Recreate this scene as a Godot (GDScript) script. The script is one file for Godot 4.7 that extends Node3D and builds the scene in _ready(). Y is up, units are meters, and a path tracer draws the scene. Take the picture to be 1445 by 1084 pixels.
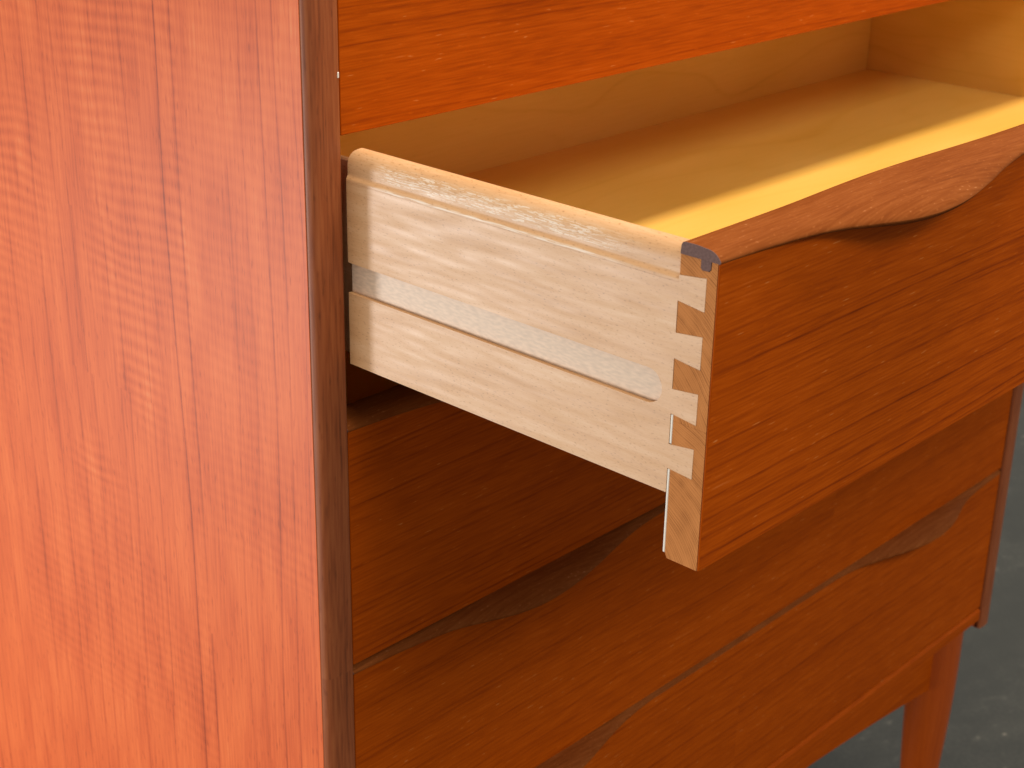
extends Node3D
# A teak chest of drawers seen close: left side panel, one drawer pulled open with its dovetails, three drawers below, concrete floor.
# All sizes in metres; x runs along the front, z points out of the front. Heights inside the chest count from LIFT above the floor.

const LIFT := 0.55          # height of the zero line (bottom edge of the middle drawer) above the floor
const WIDE := 0.801         # outer width of the chest
const PT := 0.0187          # thickness of a side panel
const XE := 0.0198          # where drawer fronts and sides begin
const DEEP := -0.43
const PULL := 0.2149        # face of the open drawer
const CLOSED := -0.0023     # face of the shut drawers
const FH := 0.1332          # height of a drawer front below its solid lip

var M := {}

# ---------------------------------------------------------------- textures
func nimg(w: int, h: int, cu: float, cv: float, sd: int, oct := 3) -> PackedByteArray:
	# noise stretched to cells of cu x cv pixels, one byte per pixel
	var ru: float = maxf(1.0, cu / 4.0)
	var rv: float = maxf(1.0, cv / 4.0)
	var n := FastNoiseLite.new()
	n.noise_type = FastNoiseLite.TYPE_SIMPLEX_SMOOTH
	n.seed = sd
	n.frequency = 0.25
	n.fractal_octaves = oct
	var sw: int = maxi(4, int(w / ru))
	var sh: int = maxi(4, int(h / rv))
	var im: Image = n.get_image(sw, sh)
	im.convert(Image.FORMAT_L8)
	im.resize(w, h, Image.INTERPOLATE_CUBIC)
	return im.get_data()

func ramp(stops: Array) -> PackedByteArray:
	# 256 sRGB colours from linear stops [place, r, g, b]
	var out := PackedByteArray()
	for i in 256:
		var t := i / 255.0
		var k := 0
		while k < stops.size() - 2 and t > stops[k + 1][0]:
			k += 1
		var a: Array = stops[k]
		var b: Array = stops[k + 1]
		var f: float = clampf((t - a[0]) / (b[0] - a[0]), 0, 1)
		var c := Color(lerpf(a[1], b[1], f), lerpf(a[2], b[2], f), lerpf(a[3], b[3], f)).linear_to_srgb()
		out.append(int(clampf(c.r, 0, 1) * 255)); out.append(int(clampf(c.g, 0, 1) * 255)); out.append(int(clampf(c.b, 0, 1) * 255))
	return out

func growth(n: int, gap_lo: float, gap_hi: float, wid: float, deep: float, sd: int) -> PackedFloat32Array:
	# growth lines met when walking across the grain: dark and sharp on one side, fading on the other
	var r := RandomNumberGenerator.new()
	r.seed = sd
	var a := PackedFloat32Array()
	a.resize(n)
	var at := 0.0
	while at < n:
		var s: float = deep * r.randf_range(0.25, 1.0) * (1.5 if r.randf() < 0.15 else 1.0)
		var w: float = wid * r.randf_range(0.6, 1.6)
		var lo: int = maxi(0, int(at - w * 9))
		for i in range(lo, mini(n, int(at + w * 3))):
			var d: float = i - at
			a[i] += s * (exp(-d * d / (w * w)) if d > 0 else 0.62 * exp(-d * d / (w * w)) + 0.38 * exp(d / (w * 3.5)))
		at += r.randf_range(gap_lo, gap_hi)
	return a

func wood(w: int, h: int, sd: int, rp: PackedByteArray, o: Dictionary) -> ImageTexture:
	# grain runs along the picture's width; o: the strengths of lines, fibres, pores, blotches, ripples
	var warp := nimg(w, h, o.warp_u, o.warp_v, sd, 2)
	var fib := nimg(w, h, o.fib_u, o.fib_v, sd + 1, 2)
	var pore := nimg(w, h, o.pore_u, o.pore_v, sd + 2, 1)
	var blot := nimg(w, h, o.get("blot_u", w / 5.0), o.get("blot_v", h / 6.0), sd + 3, 3)
	var rip := nimg(w, h, o.rip_u, o.rip_v, sd + 4, 2) if o.has("rip") else PackedByteArray()
	var ripm := nimg(w, h, w / 4.0, h / 4.0, sd + 5, 2) if o.has("rip") else PackedByteArray()
	var K := 4
	var pad := 400
	var g := growth((h + 2 * pad) * K, o.gap[0] * K, o.gap[1] * K, o.line_w * K, o.line, sd + 7)
	var bumps: Array = o.get("bumps", [])
	var out := PackedByteArray()
	out.resize(w * h * 3)
	var wa: float = o.warp / 128.0 * K
	var fa: float = o.fib / 128.0
	var ba: float = o.blot / 128.0
	var base: float = o.base
	var pd: float = o.pore
	var pt: float = o.pore_cut
	var wave: Array = o.get("wave", [])
	var ra: float = o.get("rip", 0.0) / 128.0
	var last: int = g.size() - 1
	var p := 0
	for y in h:
		var near := []
		for b in bumps:
			var q: float = (y - b[1]) / b[3]
			if absf(q) < 3.0:
				near.append([b[0], b[2], b[4] * K * exp(-q * q)])
		for x in w:
			var v: float = (y + pad) * K + (warp[p] - 128) * wa
			for b in near:
				var e: float = (x - b[0]) / b[1]
				v += b[2] * exp(-e * e)
			var t: float = base - g[clampi(int(v), 0, last)] + (fib[p] - 128) * fa + (blot[p] - 128) * ba
			if ra > 0.0:
				var wu: float = (x - wave[0]) / wave[2]
				var wv: float = (y - wave[1]) / wave[3]
				var q2 := wu * wu + wv * wv
				if q2 < 4.0:
					t += ra * 128.0 * exp(-q2 * q2) * clampf((ripm[p] - 70) / 90.0, 0.0, 1.0) * sin(x * TAU / wave[4] + (rip[p] - 128) * 0.024)
			var k: int = pore[p]
			if k > pt:
				t += pd * (k - pt) / (255.0 - pt)
			var c: int = clampi(int(t * 255.0), 0, 255) * 3
			var q3 := p * 3
			out[q3] = rp[c]; out[q3 + 1] = rp[c + 1]; out[q3 + 2] = rp[c + 2]
			p += 1
	var im := Image.create_from_data(w, h, false, Image.FORMAT_RGB8, out)
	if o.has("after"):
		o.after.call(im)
	return ImageTexture.create_from_image(im)

func end_grain(w: int, h: int) -> ImageTexture:
	# end of the glued-up front core, 20 mm x 140 mm: growth rings as arcs, two boards glued one above the other
	var rp := ramp([[0.0, 0.20, 0.062, 0.012], [0.45, 0.40, 0.142, 0.034], [0.8, 0.60, 0.230, 0.064], [1.0, 0.68, 0.30, 0.10]])
	var n1 := nimg(w, h, 260, 120, 501, 2)
	var n2 := nimg(w, h, 3, 3, 502, 1)
	var n3 := nimg(w, h, 120, 90, 503, 2)
	var g := growth(9000, 40, 100, 8, 0.6, 504)
	var out := PackedByteArray()
	out.resize(w * h * 3)
	for y in h:
		var mz: float = -0.020 + y / float(h) * 0.020
		for x in w:
			var my: float = x / float(w) * 0.140
			var c := Vector2(-0.046, -0.018) if my < 0.0625 else Vector2(-0.075, 0.028)
			var r: float = Vector2(mz, my).distance_to(c) + (n1[y * w + x] - 128) / 128.0 * 0.00035
			var fade: float = 0.45 + 0.55 * clampf((n3[y * w + x] - 60) / 110.0, 0, 1)
			var t: float = 0.74 - g[clampi(int(r * 90000.0 / 1.3), 0, 8999)] * fade + (n2[y * w + x] - 128) / 128.0 * 0.10 + (n1[y * w + x] - 128) / 128.0 * 0.08
			if absf(my - 0.0625) < 0.0002:
				t -= 0.12
			var q: int = (y * w + x) * 3
			var k: int = clampi(int(t * 255), 0, 255) * 3
			out[q] = rp[k]; out[q + 1] = rp[k + 1]; out[q + 2] = rp[k + 2]
	return ImageTexture.create_from_image(Image.create_from_data(w, h, false, Image.FORMAT_RGB8, out))

func concrete(w: int) -> ImageTexture:
	var rp := ramp([[0.0, 0.022, 0.0225, 0.018], [0.5, 0.038, 0.038, 0.030], [0.8, 0.066, 0.064, 0.051], [1.0, 0.24, 0.21, 0.165]])
	var a := nimg(w, w, 240, 200, 601, 4)
	var b := nimg(w, w, 34, 26, 602, 3)
	var c := nimg(w, w, 4, 4, 603, 2)
	var d := nimg(w, w, 20, 13, 604, 4)
	var out := PackedByteArray()
	out.resize(w * w * 3)
	for i in w * w:
		var t: float = 0.50 + (a[i] - 128) / 128.0 * 0.22 + (b[i] - 128) / 128.0 * 0.12 + (c[i] - 128) / 128.0 * 0.14
		if d[i] > 178:
			t += (d[i] - 178) / 77.0 * 0.5 * clampf((a[i] - 90) / 70.0, 0, 1)
		var k: int = clampi(int(t * 255), 0, 255) * 3
		out[i * 3] = rp[k]; out[i * 3 + 1] = rp[k + 1]; out[i * 3 + 2] = rp[k + 2]
	return ImageTexture.create_from_image(Image.create_from_data(w, w, false, Image.FORMAT_RGB8, out))

func wear_sheen(im: Image) -> void:
	# pale rubbed streaks and painted-on sheen along the moulded top of the drawer side, with dark pores left in them
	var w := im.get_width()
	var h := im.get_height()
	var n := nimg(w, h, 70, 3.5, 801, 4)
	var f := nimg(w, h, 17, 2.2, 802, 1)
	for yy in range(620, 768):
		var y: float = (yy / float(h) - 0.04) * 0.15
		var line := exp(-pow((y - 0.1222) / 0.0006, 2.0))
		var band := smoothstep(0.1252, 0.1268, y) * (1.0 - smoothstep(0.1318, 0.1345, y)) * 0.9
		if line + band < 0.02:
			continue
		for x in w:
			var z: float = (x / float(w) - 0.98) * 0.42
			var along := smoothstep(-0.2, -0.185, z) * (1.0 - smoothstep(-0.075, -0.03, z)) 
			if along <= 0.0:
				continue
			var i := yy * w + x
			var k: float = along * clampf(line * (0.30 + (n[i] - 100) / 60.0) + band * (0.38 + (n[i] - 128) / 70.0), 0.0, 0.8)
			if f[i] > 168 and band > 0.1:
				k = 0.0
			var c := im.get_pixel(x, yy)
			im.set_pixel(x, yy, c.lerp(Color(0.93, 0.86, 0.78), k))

func grey_noise(w: int, h: int, cu: float, cv: float, sd: int, lo: float, hi: float, oct := 3) -> ImageTexture:
	var n := nimg(w, h, cu, cv, sd, oct)
	for i in n.size():
		n[i] = int(255.0 * lerpf(lo, hi, n[i] / 255.0))
	return ImageTexture.create_from_image(Image.create_from_data(w, h, false, Image.FORMAT_L8, n))

func mat(called: String, tex: Texture2D, rough: float, spec := 0.5) -> StandardMaterial3D:
	var m := StandardMaterial3D.new()
	m.resource_name = called
	m.albedo_texture = tex
	m.roughness = rough
	m.metallic_specular = spec
	M[called] = m
	return m

func relief(m: StandardMaterial3D, tex: Texture2D, cm: float) -> void:
	m.heightmap_enabled = true
	m.heightmap_texture = tex
	m.heightmap_scale = cm

# ---------------------------------------------------------------- meshes
# g: grain map {axis: 0/1/2, len: metres per texture along the grain, wid: metres across, off: Vector2}
func uv_of(p: Vector3, n: Vector3, g: Dictionary) -> Vector2:
	var ax: int = g.axis
	var c: int
	var a := n.abs()
	var big: int = a.max_axis_index()
	if big == ax:
		# end of the grain
		return Vector2(p[(ax + 1) % 3] / g.len, p[(ax + 2) % 3] / g.wid) + g.off
	c = 3 - ax - big
	return Vector2(p[ax] / g.len, p[c] / g.wid) + g.off

func tri(st: SurfaceTool, a: Vector3, b: Vector3, c: Vector3, na: Vector3, nb: Vector3, nc: Vector3, g: Dictionary) -> void:
	var f := (b - a).cross(c - a)
	var m := na + nb + nc
	if f.length() < 1e-14:
		return
	var ps := [a, b, c]
	var ns := [na, nb, nc]
	if f.dot(m) > 0:
		ps = [a, c, b]
		ns = [na, nc, nb]
	for i in 3:
		st.set_normal(ns[i])
		st.set_uv(uv_of(ps[i], m.normalized() if not g.has("plane") else g.plane, g))
		st.add_vertex(ps[i])

func quad(st: SurfaceTool, a: Vector3, b: Vector3, c: Vector3, d: Vector3, n: Vector3, g: Dictionary) -> void:
	tri(st, a, b, c, n, n, n, g)
	tri(st, a, c, d, n, n, n, g)

func begin() -> SurfaceTool:
	var st := SurfaceTool.new()
	st.begin(Mesh.PRIMITIVE_TRIANGLES)
	return st

func box(st: SurfaceTool, lo: Vector3, hi: Vector3, g: Dictionary, ch := 0.0008) -> void:
	# a box with chamfered edges
	var c := (lo + hi) * 0.5
	var h := (hi - lo) * 0.5
	for ax in 3:
		var b := (ax + 1) % 3
		var d := (ax + 2) % 3
		for s in [-1.0, 1.0]:
			var n := Vector3.ZERO
			n[ax] = s
			var q := []
			for k in [[-1, -1], [1, -1], [1, 1], [-1, 1]]:
				var p := Vector3.ZERO
				p[ax] = s * h[ax]
				p[b] = k[0] * (h[b] - ch)
				p[d] = k[1] * (h[d] - ch)
				q.append(c + p)
			quad(st, q[0], q[1], q[2], q[3], n, g)
		for s in [-1.0, 1.0]:
			for t in [-1.0, 1.0]:
				# the edge along ax between faces b and d
				var q := []
				for k in [[-1, 0], [1, 0], [1, 1], [-1, 1]]:
					var p := Vector3.ZERO
					p[ax] = k[0] * (h[ax] - ch)
					p[b] = s * (h[b] - (ch if k[1] == 1 else 0.0))
					p[d] = t * (h[d] - (0.0 if k[1] == 1 else ch))
					q.append(c + p)
				var n := Vector3.ZERO
				n[b] = s
				n[d] = t
				quad(st, q[0], q[1], q[2], q[3], n.normalized(), g)
	for sx in [-1.0, 1.0]:
		for sy in [-1.0, 1.0]:
			for sz in [-1.0, 1.0]:
				var s := Vector3(sx, sy, sz)
				var n := s.normalized()
				var k := c + s * h - s * ch
				tri(st, k + Vector3(sx * ch, 0, 0), k + Vector3(0, sy * ch, 0), k + Vector3(0, 0, sz * ch), n, n, n, g)

func prism(st: SurfaceTool, poly: PackedVector2Array, x0: float, x1: float, g: Dictionary, cap0 := true, cap1 := true) -> void:
	# an outline in (z, y) pulled along x
	var idx := Geometry2D.triangulate_polygon(poly)
	var at := func(i: int, x: float) -> Vector3: return Vector3(x, poly[i].y, poly[i].x)
	var out := Vector3(signf(x0 - x1), 0, 0)
	for k in range(0, idx.size(), 3):
		if cap0:
			tri(st, at.call(idx[k], x0), at.call(idx[k + 1], x0), at.call(idx[k + 2], x0), out, out, out, g)
		if cap1:
			tri(st, at.call(idx[k], x1), at.call(idx[k + 1], x1), at.call(idx[k + 2], x1), -out, -out, -out, g)
	var ccw := not Geometry2D.is_polygon_clockwise(poly)
	for i in poly.size():
		var j := (i + 1) % poly.size()
		var e := poly[j] - poly[i]
		var n2 := Vector2(e.y, -e.x).normalized() * (1.0 if ccw else -1.0)
		var n := Vector3(0, n2.y, n2.x)
		quad(st, at.call(i, x0), at.call(j, x0), at.call(j, x1), at.call(i, x1), n, g)

func loft(st: SurfaceTool, rings: Array, closed: bool, g: Dictionary, cap_a := false, cap_b := false) -> void:
	# a skin over rings of points, smooth; normals point away from each ring's middle
	var nr := rings.size()
	var np: int = rings[0].size()
	var mids := []
	for r in rings:
		var m := Vector3.ZERO
		for p in r:
			m += p
		mids.append(m / np)
	var ns := []
	for i in nr:
		var row := []
		for j in np:
			var du: Vector3 = rings[mini(i + 1, nr - 1)][j] - rings[maxi(i - 1, 0)][j]
			var j0: int = (j - 1 + np) % np if closed else maxi(j - 1, 0)
			var j1: int = (j + 1) % np if closed else mini(j + 1, np - 1)
			var n := du.cross(rings[i][j1] - rings[i][j0]).normalized()
			if n.dot(rings[i][j] - mids[i]) < 0:
				n = -n
			row.append(n)
		ns.append(row)
	for i in nr - 1:
		for j in (np if closed else np - 1):
			var k := (j + 1) % np
			tri(st, rings[i][j], rings[i][k], rings[i + 1][k], ns[i][j], ns[i][k], ns[i + 1][k], g)
			tri(st, rings[i][j], rings[i + 1][k], rings[i + 1][j], ns[i][j], ns[i + 1][k], ns[i + 1][j], g)
	for e in [[cap_a, 0, 1], [cap_b, nr - 1, nr - 2]]:
		if e[0]:
			var n: Vector3 = (mids[e[1]] - mids[e[2]]).normalized()
			for j in np:
				tri(st, mids[e[1]], rings[e[1]][j], rings[e[1]][(j + 1) % np], n, n, n, g)

func obj(called: String, st: SurfaceTool, m: Material, parent: Node3D, at := Vector3.ZERO) -> MeshInstance3D:
	var o := MeshInstance3D.new()
	o.name = called
	o.mesh = st.commit()
	o.mesh.surface_set_material(0, m)
	o.position = at
	parent.add_child(o, true)
	return o

func grain(axis: int, len: float, wid: float, off := Vector2.ZERO) -> Dictionary:
	return {"axis": axis, "len": len, "wid": wid, "off": off}

# ---------------------------------------------------------------- drawers
func pull_at(x: float) -> float:
	# how far the carved lip reaches out of the face, for two finger pulls that mirror each other
	var t := [[0.02, 0.0], [0.05, 0.0012], [0.075, 0.0035], [0.095, 0.0072], [0.117, 0.0145], [0.135, 0.0200], [0.155, 0.0224], [0.18, 0.0208], [0.21, 0.0143], [0.235, 0.0076], [0.26, 0.0024], [0.287, 0.0]]
	x = minf(x, WIDE - x)
	if x <= t[0][0] or x >= t[-1][0]:
		return 0.0
	for i in t.size() - 1:
		if x <= t[i + 1][0]:
			var p0: float = t[maxi(i - 1, 0)][1]
			var p3: float = t[mini(i + 2, t.size() - 1)][1]
			return 0.83 * maxf(0.0, cubic_interpolate(t[i][1], t[i + 1][1], p0, p3, (x - t[i][0]) / (t[i + 1][0] - t[i][0])))
	return 0.0

func lip_ring(x: float) -> PackedVector3Array:
	var p := pull_at(x)
	var top := 0.1384 + 0.10 * p
	var r := PackedVector3Array()
	var put := func(z: float, y: float) -> void: r.append(Vector3(x, y, z))
	put.call(-0.0189, FH + 0.0001)
	put.call(-0.0189, FH + 0.0012)
	put.call(-0.0186, top - 0.0012)
	put.call(-0.0180, top - 0.0003)
	put.call(-0.0168, top + 0.0001)
	put.call(-0.0110, top + 0.0001)
	var a := Vector2(-0.0068 + 0.12 * p, top - 0.0003)
	var tip := Vector2(p + 0.0004, 0.1384 - 0.0044 - 0.18 * p)
	var b := Vector2(lerpf(a.x, tip.x, 0.66), top - 0.0003)
	for i in 9:
		var t := i / 8.0
		var q := a * (1 - t) * (1 - t) + b * 2 * t * (1 - t) + tip * t * t
		put.call(q.x, q.y)
	put.call(p * 0.985 - 0.0001, tip.y - 0.0008 - 0.02 * p)
	put.call(p * 0.90 - 0.0002, tip.y - 0.0009 - 0.11 * p)
	put.call(p * 0.6 - 0.0004, tip.y - 0.0010 - 0.17 * p)
	put.call(p * 0.25 - 0.0006, FH + 0.0001 - 0.26 * p)
	put.call(-0.0008, FH + 0.0001 - 0.42 * p)
	put.call(-0.0012, FH + 0.0001)
	return r

const TAILS := [   # top and bottom of each tail at the shoulder and at its wide end, and where that end lies
	[0.1244, 0.1138, 0.1260, 0.1122, -0.0061], [0.1003, 0.0894, 0.1018, 0.0879, -0.0062],
	[0.0761, 0.0654, 0.0775, 0.0640, -0.0064], [0.0518, 0.0410, 0.0534, 0.0400, -0.0067]]
const SB := 0.0299      # bottom of the drawer side
const ST := 0.1370      # its rounded top
const Z0 := -0.2143     # the side is thinned behind this line
const ZE := -0.3990

func side_outline() -> PackedVector2Array:
	var a := PackedVector2Array([Vector2(Z0, SB), Vector2(-0.0192, SB)])
	for k in [3, 2, 1, 0]:
		var t: Array = TAILS[k]
		a.append(Vector2(-0.0192, t[1])); a.append(Vector2(t[4], t[3])); a.append(Vector2(t[4] + 0.0001, t[2])); a.append(Vector2(-0.0192, t[0]))
	a.append(Vector2(-0.0192, 0.1215)); a.append(Vector2(Z0, 0.1215))
	return a

func side_with_groove() -> PackedVector2Array:
	var a := side_outline()
	var c := Vector2(-0.0318, 0.0743)
	a.append(Vector2(Z0, 0.0819))
	for i in 13:
		var w := PI / 2 - PI * i / 12.0
		a.append(c + Vector2(cos(w), sin(w)) * 0.0076)
	a.append(Vector2(Z0, 0.0667))
	return a

func make_side(parent: Node3D, left: bool) -> void:
	var g := grain(2, 0.42, 0.15, Vector2(0.98, 0.04) if left else Vector2(0.5, 0.31))
	var s := 1.0 if left else -1.0
	var x0 := XE if left else WIDE - XE
	var st := begin()
	prism(st, side_with_groove(), x0, x0 + s * 0.0027, g, true, false)
	prism(st, side_outline(), x0 + s * 0.0027, x0 + s * 0.012, g, false, true)
	# the moulded, rounded top edge
	var prof := [Vector2(0, 0.1213), Vector2(0, 0.1224), Vector2(0.00012, 0.1230), Vector2(0.0005, 0.1237), Vector2(0.0009, 0.1244), Vector2(0.00105, 0.1252), Vector2(0.001, 0.1262), Vector2(0.001, 0.1272)]
	for i in range(1, 20):
		var w := PI - PI * i / 20.0
		prof.append(Vector2(0.0065 + 0.0055 * cos(w), 0.1277 + 0.0093 * sin(w)))
	prof.append(Vector2(0.012, 0.1270)); prof.append(Vector2(0.012, 0.1213))
	var rings := []
	for i in 26:
		var z: float = Z0 + 0.0045 * (1.0 - cos(i / 12.0 * PI / 2)) if i <= 12 else lerpf(Z0 + 0.0045, -0.0191, (i - 12) / 13.0)
		var d: float = maxf(0.0, Z0 + 0.0045 - z)
		var lim: float = ST - (0.0055 - sqrt(maxf(0.0, 0.0055 * 0.0055 - d * d * 1.45)))
		var ring := []
		for q in prof:
			ring.append(Vector3(x0 + s * q.x, minf(q.y, lim), z))
		rings.append(ring)
	loft(st, rings, false, g)
	var cap := []
	for e in [0, 25]:
		var n := Vector3(0, 0, -1 if e == 0 else 1)
		for j in range(1, prof.size() - 1):
			tri(st, rings[e][0], rings[e][j], rings[e][j + 1], n, n, n, g)
	# behind the thinning line the side is 3 mm shallower and lower
	box(st, Vector3(minf(x0 + s * 0.0085, x0 + s * 0.0119), SB + 0.0004, ZE), Vector3(maxf(x0 + s * 0.0085, x0 + s * 0.0119), 0.1290, Z0 + 0.0004), g)
	var o := obj("drawer_side", st, M.beech if left else M.birch, parent)  # right side borrows the golden birch, painting in light bounced around the drawer
	# the floor of the groove is bare wood
	var fl := begin()
	var gp := PackedVector2Array([Vector2(Z0 + 0.0002, 0.0668), Vector2(-0.0318, 0.0668)])
	for i in 13:
		var w := -PI / 2 + PI * i / 12.0
		gp.append(Vector2(-0.0318, 0.0743) + Vector2(cos(w), sin(w)) * 0.0075)
	gp.append(Vector2(Z0 + 0.0002, 0.0818))
	prism(fl, gp, x0 + s * 0.0023, x0 + s * 0.0029, grain(2, 0.30, 0.10))
	obj("runner_groove", fl, M.bare, parent)

func end_outline() -> PackedVector2Array:
	# the left and right ends of the front core: its pins and the slot for the lip's tongue
	var a := PackedVector2Array([Vector2(-0.0166, 0.0), Vector2(-0.0011, 0.0), Vector2(-0.0011, FH), Vector2(-0.0040, FH), Vector2(-0.0041, 0.1300), Vector2(-0.0050, 0.1289), Vector2(-0.0084, 0.1288), Vector2(-0.0092, 0.1298), Vector2(-0.0092, FH), Vector2(-0.0189, FH)])
	var e := 0.00012
	for k in 4:
		var t: Array = TAILS[k]
		var zu := -0.0189 if k < 3 else -0.0177
		var zd := -0.0189 if k < 2 else -0.0177
		a.append(Vector2(zu, t[0] + e)); a.append(Vector2(t[4] + 0.0002, t[2] + e)); a.append(Vector2(t[4] + 0.0002, t[3] - e)); a.append(Vector2(zd, t[1] - e))
	a.append(Vector2(-0.0177, 0.0022))
	return a

func make_drawer(parent: Node3D, strip: float) -> Node3D:
	var d := Node3D.new()
	d.name = "drawer"
	parent.add_child(d, true)
	# the core of the front, with end grain and pins at both ends
	var ge := {"axis": 1, "len": 0.140, "wid": 0.020, "off": Vector2.ZERO}
	var st := begin()
	box(st, Vector3(XE + 0.0122, 0.0002, -0.0176), Vector3(WIDE - XE - 0.0122, FH - 0.0002, -0.0011), ge)
	prism(st, end_outline(), XE, XE + 0.0124, ge)
	prism(st, end_outline(), WIDE - XE, WIDE - XE - 0.0124, ge)
	obj("drawer_front", st, M.endgrain, d)
	st = begin()
	box(st, Vector3(XE, 0.0, -0.00105), Vector3(WIDE - XE, FH, 0.0), grain(0, 0.82, 0.73, Vector2(0, strip)), 0.00035)
	obj("face_veneer", st, M.teak_face, d)
	st = begin()
	var gv := grain(0, 0.3, 0.1)
	box(st, Vector3(XE - 0.0001, 0.0022, -0.0190), Vector3(WIDE - XE + 0.0001, 0.0408, -0.01775), gv, 0.0003)
	for x in [XE - 0.0001, WIDE - XE - 0.0119]:
		box(st, Vector3(x, 0.0522, -0.0190), Vector3(x + 0.012, 0.0651, -0.01775), gv, 0.0003)
	obj("back_veneer", st, M.pale, d)
	# the solid lip with its tongue
	st = begin()
	var gl := grain(0, 0.50, 0.07)
	gl.plane = Vector3.UP
	var rings := []
	for i in 181:
		rings.append(lip_ring(lerpf(XE - 0.0002, WIDE - XE + 0.0002, i / 180.0)))
	loft(st, rings, true, gl, false, true)
	obj("drawer_lip", st, M.teak_solid, d)
	st = begin()
	var ring0: PackedVector3Array = rings[0]
	var flat := PackedVector2Array()
	for q in ring0:
		flat.append(Vector2(q.z, q.y))
	prism(st, flat, XE - 0.0004, XE + 0.0002, ge)
	var tongue := PackedVector2Array([Vector2(-0.0042, FH + 0.0006), Vector2(-0.0043, 0.1301), Vector2(-0.0051, 0.1291), Vector2(-0.0083, 0.1290), Vector2(-0.0090, 0.1299), Vector2(-0.0090, FH + 0.0006)])
	prism(st, tongue, XE - 0.0002, XE + 0.0122, ge)
	obj("lip_tongue", st, M.lip_end, d)
	make_side(d, true)
	make_side(d, false)
	st = begin()
	box(st, Vector3(XE + 0.0121, SB + 0.002, ZE), Vector3(WIDE - XE - 0.0121, 0.1285, ZE + 0.0123), grain(0, 0.9, 0.5), 0.0015)
	obj("drawer_back", st, M.birch, d)
	st = begin()
	box(st, Vector3(XE + 0.0119, 0.0372, ZE + 0.004), Vector3(WIDE - XE - 0.0119, 0.0418, -0.0178), grain(0, 0.9, 0.5, Vector2(0, 0.3)), 0.0003)
	obj("drawer_bottom", st, M.birch, d)
	return d

# ---------------------------------------------------------------- carcass
func make_panel(chest: Node3D, left: bool) -> void:
	var p := Node3D.new()
	p.name = "side_panel"
	p.position.y = LIFT
	chest.add_child(p, true)
	var x0 := 0.0 if left else WIDE - PT
	var st := begin()
	box(st, Vector3(x0, -0.310, DEEP), Vector3(x0 + PT, 0.452, -0.0057), grain(1, 0.78, 0.44, Vector2(0.42, 0.0)), 0.0003)
	obj("panel_board", st, M.teak_panel, p)
	# the rounded solid edge
	var prof := []
	for i in 9:
		var w := PI + PI / 2 * i / 8.0
		prof.append(Vector2(0.0048 + 0.0048 * cos(w), -0.0048 - 0.0048 * sin(w)))
	for i in range(1, 6):
		prof.append(Vector2(lerpf(0.0048, PT - 0.0026, i / 6.0), 0.00022 * sin(PI * i / 6.0)))
	for i in 7:
		var w := PI / 2 - PI / 2 * i / 6.0
		prof.append(Vector2(PT - 0.0026 + 0.0026 * cos(w), -0.0026 + 0.0026 * sin(w)))
	prof.append(Vector2(PT, -0.0055))
	prof.push_front(Vector2(0.0, -0.0055))
	st = begin()
	var rings := []
	for i in 25:
		var y: float = lerpf(-0.310, 0.452, i / 24.0)
		var ring := []
		for q in prof:
			ring.append(Vector3(x0 + (q.x if left else PT - q.x), y, q.y))
		rings.append(ring)
	loft(st, rings, true, grain(1, 0.5, 0.06), true, true)
	obj("edge_strip", st, M.teak_edge, p)
	if left:
		st = begin()
		box(st, Vector3(PT - 0.0022, 0.3144, -0.0009), Vector3(PT - 0.0012, 0.3172, 0.00025), grain(1, 0.3, 0.1), 0.0003)
		obj("pale_chip", st, M.pale, p)

func make_leg(chest: Node3D, x: float, z: float) -> void:
	var st := begin()
	var rings := []
	for i in 20:
		var t := i / 19.0
		var y: float = lerpf(0.25, 0.0, t)
		var r: float = lerpf(0.0225, 0.0135, smoothstep(0.15, 1.25, t) * 1.25)
		var ring := []
		for k in 32:
			var w := TAU * k / 32.0
			ring.append(Vector3(x + r * cos(w), y, z + r * sin(w)))
		rings.append(ring)
	loft(st, rings, true, grain(1, 0.4, 0.08), true, true)
	obj("leg", st, M.teak_leg, chest)

func make_rail(chest: Node3D, z0: float, z1: float) -> void:
	var a := PackedVector2Array()   # in (x, y)
	var xs := 0.05
	a.append(Vector2(xs, -0.301)); a.append(Vector2(WIDE - xs, -0.301))
	for i in 25:
		var x: float = lerpf(WIDE - xs, xs, i / 24.0)
		var q: float = absf(x - WIDE / 2) / (WIDE / 2 - xs)
		a.append(Vector2(x, lerpf(-0.3335, -0.362, pow(q, 1.7))))
	var st := begin()
	var g := grain(0, 0.82, 0.5, Vector2(0.3, 0.6))
	var idx := Geometry2D.triangulate_polygon(a)
	for s in [[z0, -1.0], [z1, 1.0]]:
		var n := Vector3(0, 0, s[1])
		for k in range(0, idx.size(), 3):
			tri(st, Vector3(a[idx[k]].x, a[idx[k]].y, s[0]), Vector3(a[idx[k + 1]].x, a[idx[k + 1]].y, s[0]), Vector3(a[idx[k + 2]].x, a[idx[k + 2]].y, s[0]), n, n, n, g)
	var cw := Geometry2D.is_polygon_clockwise(a)
	for i in a.size():
		var j := (i + 1) % a.size()
		var e := a[j] - a[i]
		var n := Vector3(e.y, -e.x, 0).normalized() * (-1.0 if cw else 1.0)
		quad(st, Vector3(a[i].x, a[i].y, z0), Vector3(a[j].x, a[j].y, z0), Vector3(a[j].x, a[j].y, z1), Vector3(a[i].x, a[i].y, z1), n, g)
	obj("base_rail", st, M.teak_face, chest, Vector3(0, LIFT, 0))

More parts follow.
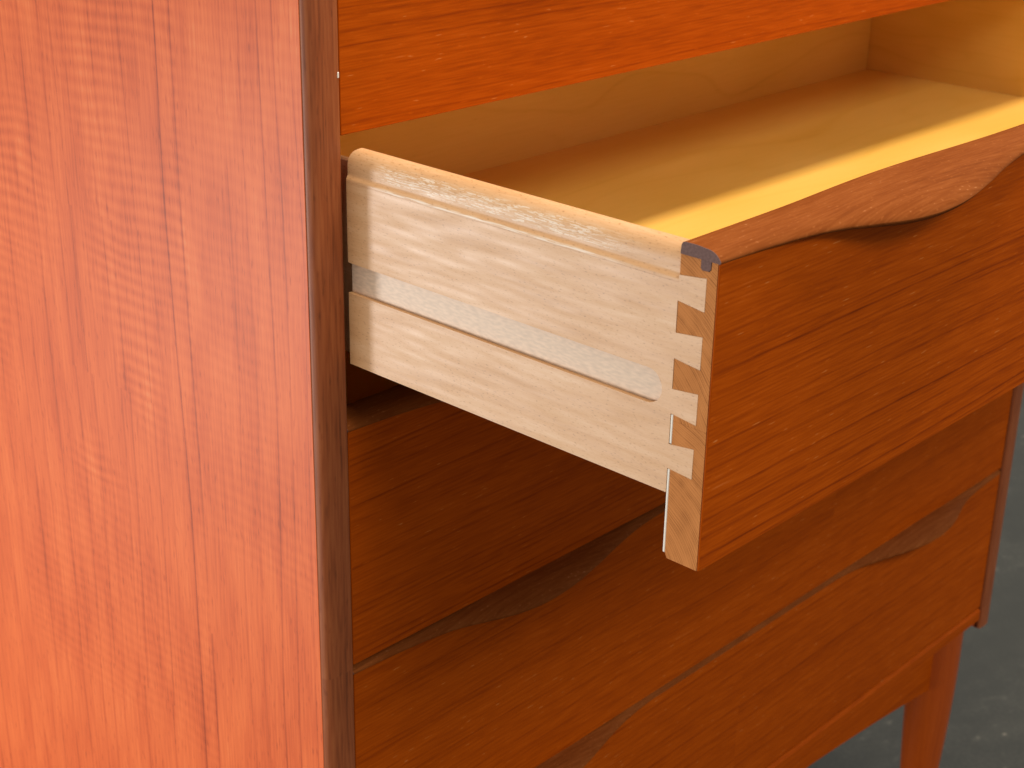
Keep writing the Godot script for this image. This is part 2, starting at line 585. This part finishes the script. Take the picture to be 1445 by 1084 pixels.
func _ready() -> void:
	# camera
	var cam := Camera3D.new()
	cam.name = "camera"
	cam.fov = 26.97
	cam.near = 0.02
	cam.far = 60.0
	cam.transform = Transform3D(Basis.from_euler(Vector3(-0.4008, -0.8244, 0.0199)), Vector3(-0.4571, 0.4713 + LIFT, 0.5494))
	var at := CameraAttributesPhysical.new()
	at.frustum_focal_length = 50.05
	at.frustum_focus_distance = 0.72
	at.exposure_aperture = 20.0
	cam.attributes = at
	add_child(cam)
	cam.fov = 26.97
	cam.current = true
	# soft light of the room, no sky
	var we := WorldEnvironment.new()
	we.name = "environment"
	var e := Environment.new()
	e.background_mode = Environment.BG_COLOR
	e.background_color = Color(0.54, 0.53, 0.51).linear_to_srgb()
	e.tonemap_mode = Environment.TONE_MAPPER_LINEAR
	e.tonemap_exposure = 1.0
	e.sdfgi_enabled = true
	e.ssao_enabled = true
	e.ssil_enabled = true
	we.environment = e
	add_child(we)
	# daylight from a doorway behind and to the left, low
	var door := AreaLight3D.new()
	door.name = "doorway_light"
	door.area_size = Vector2(0.26, 0.44)
	door.area_normalize_energy = true
	door.light_color = Color(1.0, 0.985, 0.97)
	door.light_energy = 1.25
	door.area_range = 12.0
	door.shadow_enabled = true
	add_child(door)
	door.look_at_from_position(Vector3(-1.38, 0.27, -1.36), Vector3(0.02, LIFT + 0.2, 0.09))
	# broad daylight from the open side of the room on the left
	var side := AreaLight3D.new()
	side.name = "window_light"
	side.area_size = Vector2(1.5, 0.6)
	side.area_normalize_energy = true
	side.light_color = Color(1.0, 0.98, 0.95)
	side.light_energy = 0.86
	side.area_range = 12.0
	side.shadow_enabled = true
	add_child(side)
	side.look_at_from_position(Vector3(-1.05, 0.24, -0.42), Vector3(0.0, 0.62, -0.05))
	# high front window behind the camera
	var front := AreaLight3D.new()
	front.name = "front_window_light"
	front.area_size = Vector2(2.4, 0.9)
	front.area_normalize_energy = true
	front.light_color = Color(1.0, 0.97, 0.92)
	front.light_energy = 6.0
	front.area_range = 12.0
	front.shadow_enabled = true
	add_child(front)
	front.look_at_from_position(Vector3(0.15, LIFT + 2.85, 2.95), Vector3(0.35, LIFT + 0.2, 0.0))
	# ceiling tube above the front, along it
	var tube := AreaLight3D.new()
	tube.name = "ceiling_light"
	tube.area_size = Vector2(1.5, 0.34)
	tube.area_normalize_energy = true
	tube.light_color = Color(1.0, 0.95, 0.87)
	tube.light_energy = 6.4
	tube.area_range = 12.0
	tube.shadow_enabled = true
	add_child(tube)
	tube.look_at_from_position(Vector3(0.35, LIFT + 2.45, 0.40), Vector3(0.35, LIFT, -0.055), Vector3(0, 0, 1))

	materials()

	# floor
	var fl := begin()
	quad(fl, Vector3(-12, 0, -12), Vector3(12, 0, -12), Vector3(12, 0, 12), Vector3(-12, 0, 12), Vector3.UP, grain(0, 1.6, 1.6))
	var fo := obj("floor", fl, M.concrete, self)
	fo.set_meta("kind", "structure")
	fo.set_meta("label", "grey concrete floor with pale worn specks under the chest")

	# chest
	var chest := Node3D.new()
	chest.name = "chest_of_drawers"
	chest.set_meta("label", "reddish teak chest of drawers with one dovetailed drawer pulled open")
	chest.set_meta("category", "chest of drawers")
	add_child(chest)
	make_panel(chest, true)
	make_panel(chest, false)
	var up := Vector3(0, LIFT, 0)
	var st := begin()
	box(st, Vector3(PT + 0.0001, 0.4330, DEEP + 0.01), Vector3(WIDE - PT - 0.0001, 0.4510, -0.001), grain(0, 0.82, 0.6, Vector2(0.2, 0.1)))
	obj("top_board", st, M.teak_face, chest, up)
	st = begin()
	box(st, Vector3(PT + 0.0001, -0.3015, DEEP + 0.01), Vector3(WIDE - PT - 0.0001, -0.2880, -0.0008), grain(0, 0.82, 0.6, Vector2(0.2, 0.7)), 0.0022)
	obj("bottom_board", st, M.teak_face, chest, up)
	st = begin()
	box(st, Vector3(PT + 0.0001, -0.300, DEEP + 0.002), Vector3(WIDE - PT - 0.0001, 0.450, DEEP + 0.008), grain(0, 0.9, 0.5))
	obj("back_board", st, M.birch, chest, up)
	make_rail(chest, -0.034, -0.016)
	make_rail(chest, -0.400, -0.382)
	for x in [0.051, WIDE - 0.051]:
		for z in [-0.0246, -0.391]:
			make_leg(chest, x, z)
	# drawers: the open one is built, the others are its copies
	var bottoms := [0.1443, 0.2869, 0.0, -0.1444, -0.2863]
	var first := make_drawer(chest, 0.0)
	for k in 5:
		var d: Node3D = first if k == 0 else first.duplicate()
		if k > 0:
			d.name = "drawer_%03d" % k
			chest.add_child(d, true)
			var fv: MeshInstance3D = d.get_node("face_veneer")
			var s2 := begin()
			var extra: float = [0.0, 0.0, 0.0030, 0.0052, 0.0032][k]   # the lower fronts are a little taller
			d.get_node("drawer_lip").position.y += extra
			d.get_node("lip_tongue").position.y += extra
			box(s2, Vector3(XE, 0.0, -0.00105), Vector3(WIDE - XE, FH + extra, 0.0), grain(0, 0.82, 0.73, Vector2(0.13 * k, 0.2 * k)), 0.00035)
			fv.mesh = s2.commit()
			fv.mesh.surface_set_material(0, M.teak_face)
		d.position = Vector3(0, LIFT + bottoms[k], PULL if k == 0 else CLOSED)
		for left in [true, false]:
			st = begin()
			var xa := PT - 0.0004 if left else WIDE - PT - 0.0037
			box(st, Vector3(xa, bottoms[k] + 0.0677, -0.38), Vector3(xa + 0.0041, bottoms[k] + 0.0808, -0.024), grain(2, 0.42, 0.15))
			obj("drawer_runner", st, M.runner, chest, up)
	first.set_meta("label", "drawer pulled open, pale beech side dovetailed into the front")

func materials() -> void:
	var teak := ramp([[0.0, 0.10, 0.014, 0.002], [0.35, 0.27, 0.040, 0.002], [0.62, 0.39, 0.064, 0.0015], [0.82, 0.47, 0.084, 0.003], [1.0, 0.60, 0.21, 0.06]])
	var panel := ramp([[0.0, 0.12, 0.024, 0.012], [0.3, 0.36, 0.054, 0.016], [0.6, 0.67, 0.120, 0.032], [0.8, 0.80, 0.172, 0.046], [1.0, 0.82, 0.28, 0.10]])
	var solid := ramp([[0.0, 0.07, 0.020, 0.006], [0.5, 0.19, 0.047, 0.009], [0.8, 0.27, 0.078, 0.018], [1.0, 0.44, 0.20, 0.09]])
	var m := mat("teak_face", wood(2048, 2048, 11, teak, {"base": 0.66, "warp": 7.0, "warp_u": 900, "warp_v": 260, "fib": 0.19, "fib_u": 80, "fib_v": 1.7, "pore": 0.30, "pore_u": 30, "pore_v": 1.5, "pore_cut": 219.0, "blot": 0.10, "blot_u": 700, "blot_v": 60, "gap": [6, 30], "line_w": 1.3, "line": 0.25}), 0.5, 0.14)
	m = mat("teak_panel", wood(2048, 1024, 31, panel, {"base": 0.70, "warp": 9.0, "warp_u": 900, "warp_v": 200, "fib": 0.12, "fib_u": 110, "fib_v": 2.2, "pore": -0.22, "pore_u": 30, "pore_v": 1.7, "pore_cut": 198.0, "blot": 0.12, "blot_u": 300, "blot_v": 60, "gap": [9, 46], "line_w": 1.1, "line": 0.28,
		"rip": 0.07, "rip_u": 170, "rip_v": 220, "wave": [1380, 540, 400, 250, 19.5], "bumps": [[1201, 822, 190, 17, 34.0], [900, 600, 260, 60, -14.0]]}), 0.44, 0.36)
	m = mat("teak_solid", wood(1024, 256, 51, solid, {"base": 0.62, "warp": 5.0, "warp_u": 400, "warp_v": 90, "fib": 0.15, "fib_u": 50, "fib_v": 2.5, "pore": 0.30, "pore_u": 8, "pore_v": 1.8, "pore_cut": 200.0, "blot": 0.08, "gap": [8, 26], "line_w": 2.0, "line": 0.12}), 0.55, 0.10)
	var edge := mat("teak_edge", wood(1024, 128, 61, ramp([[0.0, 0.07, 0.020, 0.009], [0.5, 0.27, 0.070, 0.022], [1.0, 0.38, 0.12, 0.040]]), {"base": 0.6, "warp": 5.0, "warp_u": 400, "warp_v": 90, "fib": 0.24, "fib_u": 70, "fib_v": 3.0, "pore": -0.2, "pore_u": 20, "pore_v": 2.0, "pore_cut": 200.0, "blot": 0.12, "gap": [8, 26], "line_w": 2.0, "line": 0.2}), 0.42, 0.36)
	var leg := mat("teak_leg", M.teak_face.albedo_texture, 0.33)
	leg.albedo_color = Color(1.0, 0.98, 0.95)
	var beech := ramp([[0.0, 0.22, 0.085, 0.032], [0.4, 0.51, 0.255, 0.100], [0.7, 0.65, 0.355, 0.155], [1.0, 0.74, 0.47, 0.26]])
	m = mat("beech", wood(2048, 768, 71, beech, {"base": 0.72, "warp": 20.0, "warp_u": 700, "warp_v": 150, "fib": 0.09, "fib_u": 50, "fib_v": 2.6, "pore": -0.50, "pore_u": 12, "pore_v": 1.8, "pore_cut": 196.0, "blot": 0.12, "blot_u": 420, "blot_v": 50, "gap": [20, 80], "line_w": 5.0, "line": 0.08, "after": wear_sheen}), 1.0, 0.62)
	m.roughness_texture = grey_noise(1024, 384, 110, 12, 141, 0.38, 0.54, 5)
	m.roughness_texture_channel = BaseMaterial3D.TEXTURE_CHANNEL_RED
	var birch := ramp([[0.0, 0.44, 0.19, 0.025], [0.5, 0.76, 0.43, 0.070], [0.8, 0.84, 0.50, 0.11], [1.0, 0.90, 0.60, 0.17]])
	m = mat("birch", wood(1024, 1024, 91, birch, {"base": 0.70, "warp": 60.0, "warp_u": 260, "warp_v": 160, "fib": 0.07, "fib_u": 60, "fib_v": 4, "pore": -0.15, "pore_u": 14, "pore_v": 2, "pore_cut": 215.0, "blot": 0.16, "gap": [24, 90], "line_w": 5.0, "line": 0.11}), 0.36)
	m = mat("bare", grey_noise(1024, 256, 18, 3.0, 111, 0.86, 1.0, 3), 0.42)
	m.albedo_color = Color(0.82, 0.59, 0.41).linear_to_srgb()
	m = mat("lip_end", grey_noise(512, 128, 5, 8, 131, 0.80, 1.0, 3), 0.6, 0.2)
	m.albedo_color = Color(0.215, 0.125, 0.112).linear_to_srgb()
	m = mat("pale", null, 0.6)
	m.albedo_color = Color(0.86, 0.80, 0.70).linear_to_srgb()
	m = mat("runner", M.beech.albedo_texture, 0.5)
	m.albedo_color = Color(0.45, 0.30, 0.18)
	m = mat("endgrain", end_grain(1536, 256), 0.65, 0.25)
	m = mat("concrete", concrete(1024), 0.55)
